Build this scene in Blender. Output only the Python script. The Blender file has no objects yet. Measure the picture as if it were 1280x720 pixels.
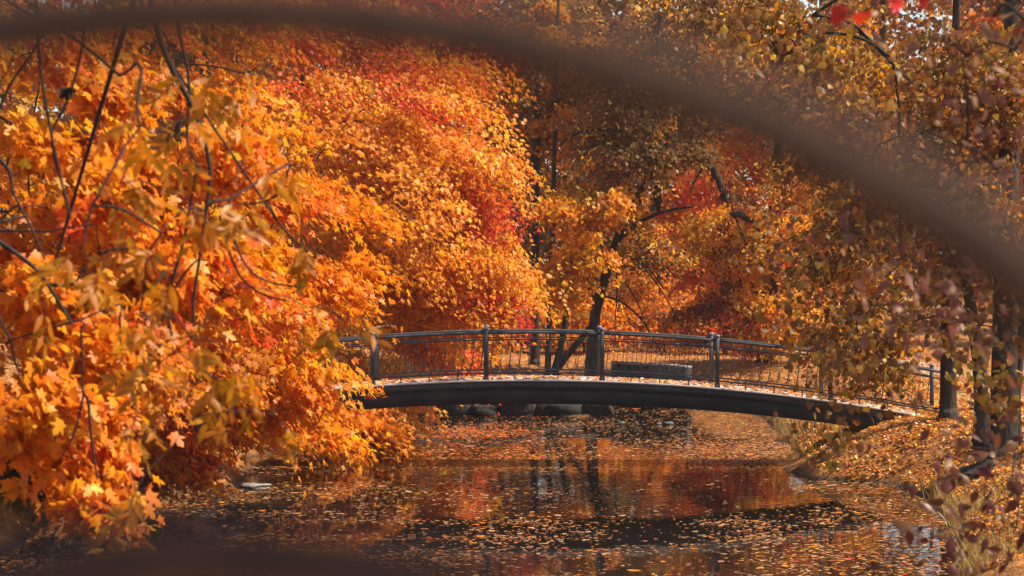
import bpy, math
import numpy as np
from mathutils import Vector, Matrix

# ------------------------------------------------------------------ camera
SC = bpy.context.scene
COL = SC.collection
F, HY, CAMZ = 3011.0, 325.0, 4.1          # focal length in photo pixels, horizon row, eye height above the water
cam_d = bpy.data.cameras.new('camera')
cam = bpy.data.objects.new('camera', cam_d)
COL.objects.link(cam)
cam.location = (0, 0, CAMZ)
cam.rotation_euler = (math.radians(90), 0, 0)
cam_d.sensor_width = 36.0
cam_d.lens = F / 1280 * 36
cam_d.shift_y = -(360 - HY) / 1280
cam_d.clip_start = 0.1
cam_d.clip_end = 2000
cam_d.dof.use_dof = True
cam_d.dof.focus_distance = 49.0
cam_d.dof.aperture_fstop = 2.9
SC.camera = cam

# ------------------------------------------------------------------ sky and sun
SUN_AZ, SUN_EL = math.radians(88), math.radians(47)     # azimuth from +Y towards +X
w = bpy.data.worlds.new('World')
SC.world = w
w.use_nodes = True
wn = w.node_tree
sky = wn.nodes.new('ShaderNodeTexSky')
sky.sky_type = 'NISHITA'
sky.sun_disc = False
sky.sun_elevation = SUN_EL
sky.sun_rotation = SUN_AZ
wn.links.new(sky.outputs[0], wn.nodes['Background'].inputs[0])
wn.nodes['Background'].inputs[1].default_value = 0.115
sd = bpy.data.lights.new('sun', 'SUN')
sd.energy = 5.0
sd.angle = math.radians(0.5)
sd.color = (1.0, 0.87, 0.68)
sun = bpy.data.objects.new('sun', sd)
COL.objects.link(sun)
sv = Vector((math.cos(SUN_EL) * math.sin(SUN_AZ), math.cos(SUN_EL) * math.cos(SUN_AZ), math.sin(SUN_EL)))
sun.rotation_euler = sv.to_track_quat('Z', 'Y').to_euler()
sun.location = (40, 30, 60)

SC.view_settings.view_transform = 'Standard'
SC.view_settings.look = 'None'
SC.view_settings.exposure = 0.85
SC.view_settings.gamma = 1.0
SC.view_settings.use_curve_mapping = False
SC.render.engine = 'CYCLES'
SC.cycles.use_denoising = True
SC.cycles.max_bounces = 7
SC.cycles.diffuse_bounces = 4
SC.cycles.transmission_bounces = 5
SC.cycles.glossy_bounces = 3
SC.cycles.sample_clamp_indirect = 6.0
SC.cycles.caustics_reflective = False
SC.cycles.caustics_refractive = False


# ------------------------------------------------------------------ helpers
def P(px, py, Y):
    """photo pixel + distance -> point"""
    return np.array([(px - 640.0) / F * Y, Y, CAMZ - (py - HY) / F * Y])


def nrm(a):
    return a / np.maximum(np.linalg.norm(a, axis=-1, keepdims=True), 1e-9)


def tag(o, label=None, cat=None, group=None, kind=None):
    if label: o['label'] = label
    if cat: o['category'] = cat
    if group: o['group'] = group
    if kind: o['kind'] = kind
    return o


def empty(name, loc, label, cat, group=None):
    o = bpy.data.objects.new(name, None)
    COL.objects.link(o)
    o.location = tuple(float(v) for v in loc)
    o.empty_display_size = 0.2
    return tag(o, label, cat, group)


def mesh_np(name, V, faces_list, mat=None, parent=None, col=None, smooth=False):
    """V (n,3); faces_list = list of int arrays (m,k); col (n,3) point colours"""
    V = np.asarray(V, dtype=np.float64)
    if parent is not None:
        q = parent
        while q is not None:
            V = V - np.array(q.location)
            q = q.parent
    me = bpy.data.meshes.new(name)
    me.vertices.add(len(V))
    me.vertices.foreach_set('co', V.astype(np.float32).ravel())
    loops = np.concatenate([f.ravel() for f in faces_list]).astype(np.int32)
    sizes = np.concatenate([np.full(len(f), f.shape[1], dtype=np.int32) for f in faces_list])
    starts = np.concatenate([[0], np.cumsum(sizes)[:-1]]).astype(np.int32)
    me.loops.add(len(loops))
    me.loops.foreach_set('vertex_index', loops)
    me.polygons.add(len(sizes))
    me.polygons.foreach_set('loop_start', starts)
    if col is not None:
        a = me.color_attributes.new('Col', 'FLOAT_COLOR', 'POINT')
        c4 = np.ones((len(V), 4), dtype=np.float32)
        c4[:, :3] = col
        a.data.foreach_set('color', c4.ravel())
    me.update(calc_edges=True)
    me.validate()
    if smooth:
        me.polygons.foreach_set('use_smooth', np.ones(len(me.polygons), dtype=bool))
    if mat: me.materials.append(mat)
    o = bpy.data.objects.new(name, me)
    COL.objects.link(o)
    if parent is not None: o.parent = parent
    return o


def share(src, name, loc, parent=None, rot=None, scale=None):
    o = bpy.data.objects.new(name, src.data)
    COL.objects.link(o)
    o.location = tuple(float(v) for v in loc)
    if rot is not None: o.rotation_euler = rot
    if scale is not None: o.scale = scale
    if parent is not None: o.parent = parent
    return o


class MB:
    """collects boxes, tubes and sweeps into one mesh"""
    def __init__(s): s.V = []; s.F = {}; s.n = 0

    def add(s, V, F):
        V = np.asarray(V, float)
        s.V.append(V)
        for f in F:
            s.F.setdefault(len(f), []).append([i + s.n for i in f])
        s.n += len(V)

    def box(s, c, d, rz=0.0):
        c = np.array(c, float); d = np.array(d, float) / 2
        q = np.array([[x, y, z] for x in (-1, 1) for y in (-1, 1) for z in (-1, 1)], float) * d
        if rz:
            ca, sa = math.cos(rz), math.sin(rz)
            q = np.stack([q[:, 0] * ca - q[:, 1] * sa, q[:, 0] * sa + q[:, 1] * ca, q[:, 2]], 1)
        s.add(q + c, [(0, 1, 3, 2), (4, 6, 7, 5), (0, 4, 5, 1), (2, 3, 7, 6), (0, 2, 6, 4), (1, 5, 7, 3)])

    def tube(s, pts, rad, k=6, caps=True):
        V, Fq = tube_arrays(np.asarray(pts, float), rad, k)
        fs = [tuple(f) for f in Fq]
        n = len(pts)
        if caps:
            fs.append(tuple(range(k - 1, -1, -1)))
            fs.append(tuple((n - 1) * k + i for i in range(k)))
        s.add(V, fs)

    def build(s, name, mat, parent=None, smooth=False):
        return mesh_np(name, np.concatenate(s.V), [np.array(v) for v in s.F.values()], mat, parent, smooth=smooth)


def tube_arrays(pts, rad, k):
    n = len(pts)
    rad = np.broadcast_to(np.asarray(rad, float), (n,))
    t = nrm(np.gradient(pts, axis=0))
    ref = np.array([0.31, 0.17, 0.93]) if abs(t[:, 2]).mean() < 0.8 else np.array([0.95, 0.2, 0.1])
    u = nrm(np.cross(t, ref)); v = np.cross(t, u)
    a = np.arange(k) / k * 2 * math.pi
    V = pts[:, None] + rad[:, None, None] * (np.cos(a)[None, :, None] * u[:, None] + np.sin(a)[None, :, None] * v[:, None])
    i = np.arange(n - 1)[:, None] * k; j = np.arange(k)[None]
    Fq = np.stack([i + j, i + (j + 1) % k, i + k + (j + 1) % k, i + k + j], -1).reshape(-1, 4)
    return V.reshape(-1, 3), Fq


def vnoise(x, y, seed=0):
    """smooth value noise, -1..1"""
    xi = np.floor(x).astype(np.int64); yi = np.floor(y).astype(np.int64)
    fx = x - xi; fy = y - yi
    fx = fx * fx * (3 - 2 * fx); fy = fy * fy * (3 - 2 * fy)

    def h(a, b):
        n = (a * 374761393 + b * 668265263 + seed * 974711) & 0x7fffffff
        n = ((n ^ (n >> 13)) * 1274126177) & 0x7fffffff
        return ((n ^ (n >> 16)) & 0xffff) / 32767.5 - 1
    return (h(xi, yi) * (1 - fx) + h(xi + 1, yi) * fx) * (1 - fy) + (h(xi, yi + 1) * (1 - fx) + h(xi + 1, yi + 1) * fx) * fy


# ------------------------------------------------------------------ materials
def new_mat(name):
    m = bpy.data.materials.new(name)
    m.use_nodes = True
    nt = m.node_tree
    nt.nodes.clear()
    out = nt.nodes.new('ShaderNodeOutputMaterial')
    return m, nt, out


def N(nt, typ, **kw):
    n = nt.nodes.new(typ)
    for k, v in kw.items():
        if k.startswith('i_'):
            n.inputs[k[2:].replace('_', ' ')].default_value = v
        else:
            setattr(n, k, v)
    return n


def leaf_mat(name, trans=0.45, gloss=0.06, rough=0.38, mottle=0.35, mscale=28):
    m, nt, out = new_mat(name)
    L = nt.links.new
    at = N(nt, 'ShaderNodeAttribute', attribute_name='Col')
    tc = N(nt, 'ShaderNodeTexCoord')
    nz = N(nt, 'ShaderNodeTexNoise', i_Scale=mscale, i_Detail=3.0)
    L(tc.outputs['Object'], nz.inputs['Vector'])
    mr = N(nt, 'ShaderNodeMapRange')
    mr.inputs['From Min'].default_value = 0.3; mr.inputs['From Max'].default_value = 0.7
    mr.inputs['To Min'].default_value = 1 - mottle; mr.inputs['To Max'].default_value = 1 + mottle * 0.35
    L(nz.outputs['Fac'], mr.inputs['Value'])
    mx = N(nt, 'ShaderNodeMix', data_type='RGBA', blend_type='MULTIPLY')
    mx.inputs['Factor'].default_value = 1
    L(at.outputs['Color'], mx.inputs[6]); L(mr.outputs[0], mx.inputs[7])
    d = N(nt, 'ShaderNodeBsdfDiffuse')
    t = N(nt, 'ShaderNodeBsdfTranslucent')
    g = N(nt, 'ShaderNodeBsdfGlossy', i_Roughness=rough)
    g.inputs['Color'].default_value = (0.9, 0.85, 0.75, 1)
    L(mx.outputs[2], d.inputs['Color']); L(mx.outputs[2], t.inputs['Color'])
    a = N(nt, 'ShaderNodeMixShader'); a.inputs[0].default_value = trans
    L(d.outputs[0], a.inputs[1]); L(t.outputs[0], a.inputs[2])
    fr = N(nt, 'ShaderNodeLayerWeight', i_Blend=0.25)
    mu = N(nt, 'ShaderNodeMath', operation='MULTIPLY_ADD')
    mu.inputs[1].default_value = gloss * 2.5; mu.inputs[2].default_value = gloss
    L(fr.outputs['Fresnel'], mu.inputs[0])
    b = N(nt, 'ShaderNodeMixShader')
    L(mu.outputs[0], b.inputs[0]); L(a.outputs[0], b.inputs[1]); L(g.outputs[0], b.inputs[2])
    L(b.outputs[0], out.inputs['Surface'])
    return m


def noise_mat(name, c1, c2, scale, rough=0.8, bump=0.3, bscale=None, detail=6, stretch=None, c3=None, spec=0.3, metallic=0.0, bdist=0.02):
    m, nt, out = new_mat(name)
    L = nt.links.new
    tc = N(nt, 'ShaderNodeTexCoord')
    mp = N(nt, 'ShaderNodeMapping')
    if stretch: mp.inputs['Scale'].default_value = stretch
    L(tc.outputs['Object'], mp.inputs['Vector'])
    nz = N(nt, 'ShaderNodeTexNoise', i_Scale=scale, i_Detail=detail, i_Roughness=0.62)
    L(mp.outputs[0], nz.inputs['Vector'])
    cr = N(nt, 'ShaderNodeValToRGB')
    e = cr.color_ramp.elements
    e[0].position = 0.32; e[0].color = (*c1, 1)
    e[1].position = 0.68; e[1].color = (*c2, 1)
    if c3:
        x = e.new(0.5); x.color = (*c3, 1)
    L(nz.outputs['Fac'], cr.inputs[0])
    p = N(nt, 'ShaderNodeBsdfPrincipled', i_Roughness=rough, i_Metallic=metallic)
    p.inputs['Specular IOR Level'].default_value = spec
    L(cr.outputs[0], p.inputs['Base Color'])
    n2 = N(nt, 'ShaderNodeTexNoise', i_Scale=bscale or scale * 3, i_Detail=5.0)
    L(mp.outputs[0], n2.inputs['Vector'])
    bp = N(nt, 'ShaderNodeBump', i_Strength=bump, i_Distance=bdist)
    L(n2.outputs['Fac'], bp.inputs['Height'])
    L(bp.outputs[0], p.inputs['Normal'])
    L(p.outputs[0], out.inputs['Surface'])
    return m


M = {}
M['leaf'] = leaf_mat('leaf', 0.52, 0.016, 0.45)
M['leaf_far'] = leaf_mat('leaf_far', 0.5, 0.018, 0.5, mottle=0.1, mscale=3)
M['leaf_dry'] = leaf_mat('leaf_dry', 0.4, 0.02, 0.45)
M['litter'] = leaf_mat('leaf_litter', 0.2, 0.05, 0.4, mottle=0.3, mscale=9)
M['float'] = leaf_mat('floating_leaf', 0.15, 0.10, 0.3, mottle=0.3, mscale=9)
M['bark'] = noise_mat('bark', (0.014, 0.010, 0.008), (0.058, 0.042, 0.033), 9, 0.9, 0.9, 26, stretch=(1, 1, 0.25), bdist=0.03)
M['twig'] = noise_mat('twig_bark', (0.007, 0.005, 0.004), (0.03, 0.02, 0.015), 14, 0.8, 0.4)
M['iron'] = noise_mat('painted_iron', (0.05, 0.053, 0.058), (0.085, 0.09, 0.097), 5, 0.75, 0.3, 60, spec=0.2)
M['cap'] = noise_mat('cap_lit_tone', (0.14, 0.14, 0.14), (0.24, 0.235, 0.23), 9, 0.5, 0.1)  # paler than the iron: sunlit cap tops put into the colour
M['girder'] = noise_mat('girder_paint', (0.028, 0.029, 0.031), (0.052, 0.053, 0.056), 2.2, 0.8, 0.3, 40, stretch=(1, 1, 2.5), spec=0.2)
M['fascia'] = noise_mat('deck_edge', (0.04, 0.04, 0.041), (0.075, 0.074, 0.073), 3, 0.75, 0.3, 40)
M['deck'] = noise_mat('deck_concrete', (0.42, 0.36, 0.32), (0.62, 0.55, 0.50), 4, 0.85, 0.4, 50)
M['rust_iron'] = noise_mat('brown_iron', (0.032, 0.0155, 0.009), (0.07, 0.033, 0.019), 30, 0.85, 0.3, 80)
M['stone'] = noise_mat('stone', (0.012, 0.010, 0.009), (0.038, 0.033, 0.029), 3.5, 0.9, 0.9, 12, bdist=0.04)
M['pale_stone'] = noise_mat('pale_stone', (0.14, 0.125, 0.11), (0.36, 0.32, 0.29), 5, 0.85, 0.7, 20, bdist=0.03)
M['wood'] = noise_mat('bench_wood', (0.22, 0.17, 0.14), (0.42, 0.36, 0.31), 3, 0.7, 0.4, 30, stretch=(0.2, 3, 3))
M['cast'] = noise_mat('bench_iron', (0.02, 0.02, 0.022), (0.04, 0.04, 0.042), 6, 0.55, 0.2)
M['plaster'] = noise_mat('white_plaster', (0.68, 0.64, 0.60), (0.8, 0.77, 0.74), 2, 0.9, 0.2, 30)
M['roof'] = noise_mat('roof_sheet', (0.05, 0.04, 0.04), (0.09, 0.075, 0.07), 5, 0.8, 0.4, 20)
M['pane'] = noise_mat('window_pane', (0.02, 0.02, 0.022), (0.035, 0.035, 0.04), 2, 0.12, 0.02, spec=0.6)
M['duck_body'] = noise_mat('duck_feathers', (0.05, 0.042, 0.036), (0.16, 0.14, 0.125), 14, 0.8, 0.4, 50)
M['duck_head'] = noise_mat('duck_head', (0.01, 0.018, 0.014), (0.025, 0.035, 0.028), 20, 0.45, 0.1)
M['beak'] = noise_mat('duck_beak', (0.35, 0.2, 0.03), (0.5, 0.3, 0.05), 20, 0.5, 0.1)
M['grass'] = leaf_mat('dry_grass', 0.4, 0.03, 0.5, mottle=0.2, mscale=6)
M['ground'] = noise_mat('leafy_soil', (0.14, 0.055, 0.014), (0.50, 0.21, 0.04), 5.5, 0.9, 1.0, 16, detail=10, c3=(0.32, 0.12, 0.024), bdist=0.05)
M['path'] = noise_mat('gravel_path', (0.24, 0.15, 0.09), (0.42, 0.30, 0.20), 8, 0.9, 0.5, 60)


# wet dark soil where the ground meets the water
nt = M['ground'].node_tree
pb = [n for n in nt.nodes if n.type == 'BSDF_PRINCIPLED'][0]
src = pb.inputs['Base Color'].links[0].from_socket
geo = N(nt, 'ShaderNodeNewGeometry'); sx_ = N(nt, 'ShaderNodeSeparateXYZ'); mr_ = N(nt, 'ShaderNodeMapRange')
mr_.inputs['From Min'].default_value = 0.01; mr_.inputs['From Max'].default_value = 0.13
mx_ = N(nt, 'ShaderNodeMix', data_type='RGBA')
mx_.inputs[6].default_value = (0.07, 0.036, 0.016, 1)
nt.links.new(geo.outputs['Position'], sx_.inputs[0]); nt.links.new(sx_.outputs['Z'], mr_.inputs['Value'])
nt.links.new(mr_.outputs[0], mx_.inputs['Factor']); nt.links.new(src, mx_.inputs[7]); nt.links.new(mx_.outputs[2], pb.inputs['Base Color'])


def water_mat():
    m, nt, out = new_mat('pond_water')
    L = nt.links.new
    p = N(nt, 'ShaderNodeBsdfPrincipled', i_Roughness=0.02, i_IOR=1.33)
    p.inputs['Base Color'].default_value = (0.010, 0.007, 0.005, 1)
    p.inputs['Specular IOR Level'].default_value = 0.5
    tc = N(nt, 'ShaderNodeTexCoord')
    mp = N(nt, 'ShaderNodeMapping'); mp.inputs['Scale'].default_value = (1.0, 0.55, 1)
    L(tc.outputs['Object'], mp.inputs['Vector'])
    n1 = N(nt, 'ShaderNodeTexNoise', i_Scale=1.5, i_Detail=3.0)
    n2 = N(nt, 'ShaderNodeTexNoise', i_Scale=9.0, i_Detail=2.0)
    L(mp.outputs[0], n1.inputs['Vector']); L(mp.outputs[0], n2.inputs['Vector'])
    b1 = N(nt, 'ShaderNodeBump', i_Strength=0.22, i_Distance=0.02)
    b2 = N(nt, 'ShaderNodeBump', i_Strength=0.25, i_Distance=0.003)
    L(n1.outputs['Fac'], b1.inputs['Height']); L(n2.outputs['Fac'], b2.inputs['Height'])
    L(b1.outputs[0], b2.inputs['Normal']); L(b2.outputs[0], p.inputs['Normal'])
    L(p.outputs[0], out.inputs['Surface'])
    return m


M['water'] = water_mat()

# ------------------------------------------------------------------ setting: terrain and water
POND = np.array([(-4.6, -30), (-4.6, 12), (-5.0, 18), (-6.2, 26), (-6.9, 32), (-7.6, 37), (-6.4, 42.3), (-5.1, 43.6), (-5.3, 46.5),
                 (-5.6, 49), (-4.8, 53), (-4.0, 57), (-3.5, 62), (-2.2, 63.2), (0, 63.4), (2.1, 63.4), (2.9, 69.2), (4.9, 66.1), (6.3, 65.8),
                 (6.5, 62), (6.3, 55), (5.8, 48.8), (5.5, 45.4), (6.2, 44.5), (6.95, 44.2), (7.1, 40), (6.4, 35), (5.8, 31), (5.2, 22), (4.6, 15), (4.4, -30)], float)


def pond_sd(x, y):
    """signed distance, positive on land"""
    x = np.asarray(x, float); y = np.asarray(y, float)
    d = np.full(x.shape, 1e9); ins = np.zeros(x.shape, bool)
    for i in range(len(POND)):
        a = POND[i]; b = POND[(i + 1) % len(POND)]
        e = b - a
        t = np.clip(((x - a[0]) * e[0] + (y - a[1]) * e[1]) / (e @ e), 0, 1)
        d = np.minimum(d, np.hypot(x - a[0] - t * e[0], y - a[1] - t * e[1]))
        c = (a[1] > y) != (b[1] > y)
        xx = a[0] + (y - a[1]) * e[0] / (e[1] if abs(e[1]) > 1e-9 else 1e-9)
        ins ^= c & (x < xx)
    return np.where(ins, -d, d)


def ground_z(x, y):
    x = np.asarray(x, float); y = np.asarray(y, float)
    d = pond_sd(x, y) + 0.22 * vnoise(x * 1.3, y * 1.3, 3) + 0.30 * vnoise(x * 0.55, y * 0.55, 8) + 0.1 * vnoise(x * 3.7, y * 3.7, 4)
    s = np.clip(d / 3.2, 0, 1)
    up = 1.05 * (1 - (1 - s) ** 1.8) + 0.12 * np.clip((d - 3) / 20, 0, 3)
    n = 0.07 * vnoise(x * 0.6, y * 0.6, 5) + 0.035 * vnoise(x * 2.1, y * 2.1, 6)
    return np.where(d > 0, up + n * np.clip(d * 1.5, 0, 1), np.maximum(d * 0.5, -0.9))


def axis(lo, hi, step, far):
    c = list(np.arange(lo, hi + 1e-6, step))
    s = step; v = hi; r = []
    while v < far: s *= 1.35; v += s; r.append(v)
    s = step; v = lo; l = []
    while v > -far: s *= 1.35; v -= s; l.append(v)
    return np.array(l[::-1] + c + r)


gx = axis(-14, 16, 0.22, 400); gy = axis(24, 84, 0.3, 400)
GX, GY = np.meshgrid(gx, gy)
GZ = ground_z(GX, GY)
nx, ny = len(gx), len(gy)
i, j = np.meshgrid(np.arange(nx - 1), np.arange(ny - 1))
q = (j * nx + i).ravel()
ground = mesh_np('ground', np.stack([GX, GY, GZ], -1).reshape(-1, 3), [np.stack([q, q + 1, q + nx + 1, q + nx], 1)], M['ground'], smooth=True)
tag(ground, kind='structure')
bb = np.array([[-12, -35, 0], [12, -35, 0], [12, 72, 0], [-12, 72, 0]], float)
water = mesh_np('water', bb, [np.array([[0, 1, 2, 3]])], M['water'])
tag(water, kind='structure')
# gravel path leaving the right end of the bridge
pc = np.array([(8.9, 48.6), (10.2, 51), (11.2, 56), (11.6, 63), (11.2, 72), (9.5, 82), (6.0, 92), (0, 99), (-12, 104)], float)
tt = np.linspace(0, len(pc) - 1, 160)
cx = np.interp(tt, np.arange(len(pc)), pc[:, 0]); cy = np.interp(tt, np.arange(len(pc)), pc[:, 1])
k = np.ones(15) / 15
cx = np.convolve(np.pad(cx, 7, mode='edge'), k, 'valid'); cy = np.convolve(np.pad(cy, 7, mode='edge'), k, 'valid')
tx, ty = np.gradient(cx), np.gradient(cy); tl = np.hypot(tx, ty)
off = np.linspace(-0.95, 0.95, 9)
PX = cx[:, None] - ty[:, None] / tl[:, None] * off; PY = cy[:, None] + tx[:, None] / tl[:, None] * off
PZ = ground_z(PX, PY) + 0.05 - 0.03 * (np.abs(off) / 0.95) ** 3
i, j = np.meshgrid(np.arange(8), np.arange(159)); q = (j * 9 + i).ravel()
tag(mesh_np('path', np.stack([PX, PY, PZ], -1).reshape(-1, 3), [np.stack([q, q + 1, q + 10, q + 9], 1)], M['path'], smooth=True), kind='structure')

# ------------------------------------------------------------------ leaves
def mirror(half):
    """half outline from base (x=0) to tip (x=0) on the +x side -> full outline"""
    h = list(half)
    return h + [(-x, y) for x, y in h[-2:0:-1]]


def template(half, fold=0.16, cup=0.10, stalk=0.0):
    o = np.array(mirror(half), float)
    z = -fold * np.abs(o[:, 0]) - cup * (o[:, 1] ** 2)
    V = np.concatenate([[[0, 0, 0]], np.column_stack([o, z])])
    n = len(o)
    Fc = np.array([[0, 1 + a, 1 + (a + 1) % n] for a in range(n)])
    return V, Fc


T_MAPLE = template([(0, -.33), (.10, -.27), (.40, -.25), (.27, -.04), (.36, .08), (.57, .27), (.30, .23), (.16, .19), (.21, .42), (0, .66)])
T_MAPLE_LOW = template([(0, -.33), (.40, -.24), (.25, 0), (.56, .27), (.16, .2), (0, .64)])
T_LINDEN = template([(0, -.30), (.24, -.42), (.45, -.14), (.36, .18), (0, .62)], 0.22, 0.2)
T_OVATE = template([(0, -.45), (.22, -.22), (.29, .06), (.14, .38), (0, .68)], 0.35, 0.4)
T_LEAFLET = template([(0, -.6), (.17, -.25), (.19, .12), (0, .75)], 0.3, 0.18)
T_SMALL = (np.array([[0, -.42, 0], [.40, .0, -.08], [0, .55, -.1], [-.40, .0, -.08]], float), np.array([[0, 1, 2], [0, 2, 3]]))
T_FLAT = (np.array([[0, 0, .03], [0, -.4, 0], [.4, -.2, .0], [.5, .25, .02], [0, .55, 0], [-.5, .25, .03], [-.4, -.2, 0]], float),
          np.array([[0, 1, 2], [0, 2, 3], [0, 3, 4], [0, 4, 5], [0, 5, 6], [0, 6, 1]]))


def frames(Nv, Tv):
    Nv = nrm(Nv)
    Tv = nrm(Tv - (Tv * Nv).sum(1, keepdims=True) * Nv)
    return np.cross(Tv, Nv), Tv, Nv


def leaf_mesh(name, tmpl, L, mat, parent=None):
    V0, F0 = tmpl
    Xv, Tv, Nv = frames(L['N'], L['T'])
    n, k = len(L['P']), len(V0)
    S = L['S'][:, None, None]
    V = L['P'][:, None] + S * (V0[None, :, 0:1] * Xv[:, None] + V0[None, :, 1:2] * Tv[:, None] + V0[None, :, 2:3] * Nv[:, None])
    Fc = (np.arange(n)[:, None, None] * k + F0[None]).reshape(-1, F0.shape[1])
    C = np.repeat(L['C'], k, axis=0)
    return mesh_np(name, V.reshape(-1, 3), [Fc], mat, parent, col=C)


def sub(L, m):
    return {k: v[m] for k, v in L.items()}


def cat(Ls):
    return {k: np.concatenate([a[k] for a in Ls]) for k in Ls[0]}


def leaf_objects(tmpl, L, mat, parent, nmax=300):
    """the leaves that show largest become parts of their own; returns the rest"""
    p = L['P']
    px = 640 + p[:, 0] / p[:, 1] * F; py = HY + (CAMZ - p[:, 2]) / p[:, 1] * F
    inside = (px > 0) & (px < 1280) & (py > 0) & (py < 720)
    Xv, Tv, Nv = frames(L['N'], L['T'])
    view = nrm(p - np.array([0, 0, CAMZ]))
    score = L['S'] / p[:, 1] ** 1.5 * (0.3 + np.abs((Nv * view).sum(1))) * inside
    idx = np.argsort(-score)[:nmax]
    idx = idx[inside[idx]]
    # eight shared colour variants
    cols = L['C'][idx]
    order = np.argsort(cols[:, 1] - 0.3 * cols[:, 0])
    base = np.array(parent.location)
    nb = 8
    for b in range(nb):
        part = order[b * len(order) // nb:(b + 1) * len(order) // nb]
        if not len(part): continue
        V0, F0 = tmpl
        me = None
        for s in part:
            g = idx[s]
            if me is None:
                o = mesh_np('leaf', V0, [F0], mat, col=np.repeat(cols[part].mean(0)[None], len(V0), 0))
                me = o.data
            else:
                o = bpy.data.objects.new('leaf', me)
                COL.objects.link(o)
            R = Matrix([[Xv[g, r] * L['S'][g], Tv[g, r] * L['S'][g], Nv[g, r] * L['S'][g], p[g, r] - base[r]] for r in range(3)] + [[0, 0, 0, 1]])
            o.parent = parent
            o.matrix_local = R
    m = np.ones(len(p), bool); m[idx] = False
    return sub(L, m)


ORANGE = (0.87, 0.25, 0.008); AMBER = (0.88, 0.315, 0.008); YELLOW = (0.88, 0.39, 0.010); RED = (0.66, 0.045, 0.014)
SCARLET = (0.82, 0.12, 0.012); RUST = (0.62, 0.20, 0.016); BROWN = (0.30, 0.115, 0.03); OLIVE = (0.40, 0.19, 0.022)
DULL = (0.24, 0.115, 0.03); PINK = (0.42, 0.17, 0.13); MAROON = (0.16, 0.035, 0.03); PALE = (0.75, 0.45, 0.24)


def pick(rng, pal, n):
    """pal = [(colour, weight), ...]"""
    wt = np.array([p[1] for p in pal], float)
    return np.array([p[0] for p in pal])[rng.choice(len(pal), n, p=wt / wt.sum())]


def jitter(rng, C, a=0.16):
    n = len(C)
    C = C * np.exp(rng.normal(0, a, (n, 1)))
    C[:, 1] *= np.exp(rng.normal(0, a * 1.1, n))
    return np.clip(C, 0.002, 0.9)


def spray_leaves(rng, C0, O, R, col, per, size, flat=0.2, droop=0.3, hang=0.5, facing=0.5, rnd=0.45, width=0.75):
    """leafy sprays: centres C0 (n,3), outward axis O, radius R (n), spray colour col (n,3)"""
    n = len(C0)
    up = np.array([0, 0, 1.0])
    a = nrm(O); b = nrm(np.cross(a, up)); nn = np.cross(b, a)
    m = n * per
    idx = np.repeat(np.arange(n), per)
    th = rng.uniform(0, 2 * math.pi, m); rr = np.sqrt(rng.uniform(0, 1, m))
    t = rr * np.cos(th); s = rr * np.sin(th) * width; wv = rng.normal(0, flat, m)
    Rm = R[idx][:, None]
    Pp = C0[idx] + Rm * (t[:, None] * a[idx] + s[:, None] * b[idx] + wv[:, None] * nn[idx])
    Pp[:, 2] -= droop * R[idx] * (t + 0.4) ** 2
    Nv = nn[idx] * 0.6 + a[idx] * facing + rng.normal(0, rnd, (m, 3))
    Tv = a[idx] * (0.4 + t[:, None]) + b[idx] * s[:, None] * 1.2 - up * hang + rng.normal(0, 0.35, (m, 3))
    return dict(P=Pp, N=Nv, T=Tv, S=size * np.exp(rng.normal(0, 0.18, m)), C=jitter(rng, col[idx].copy()))


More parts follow.
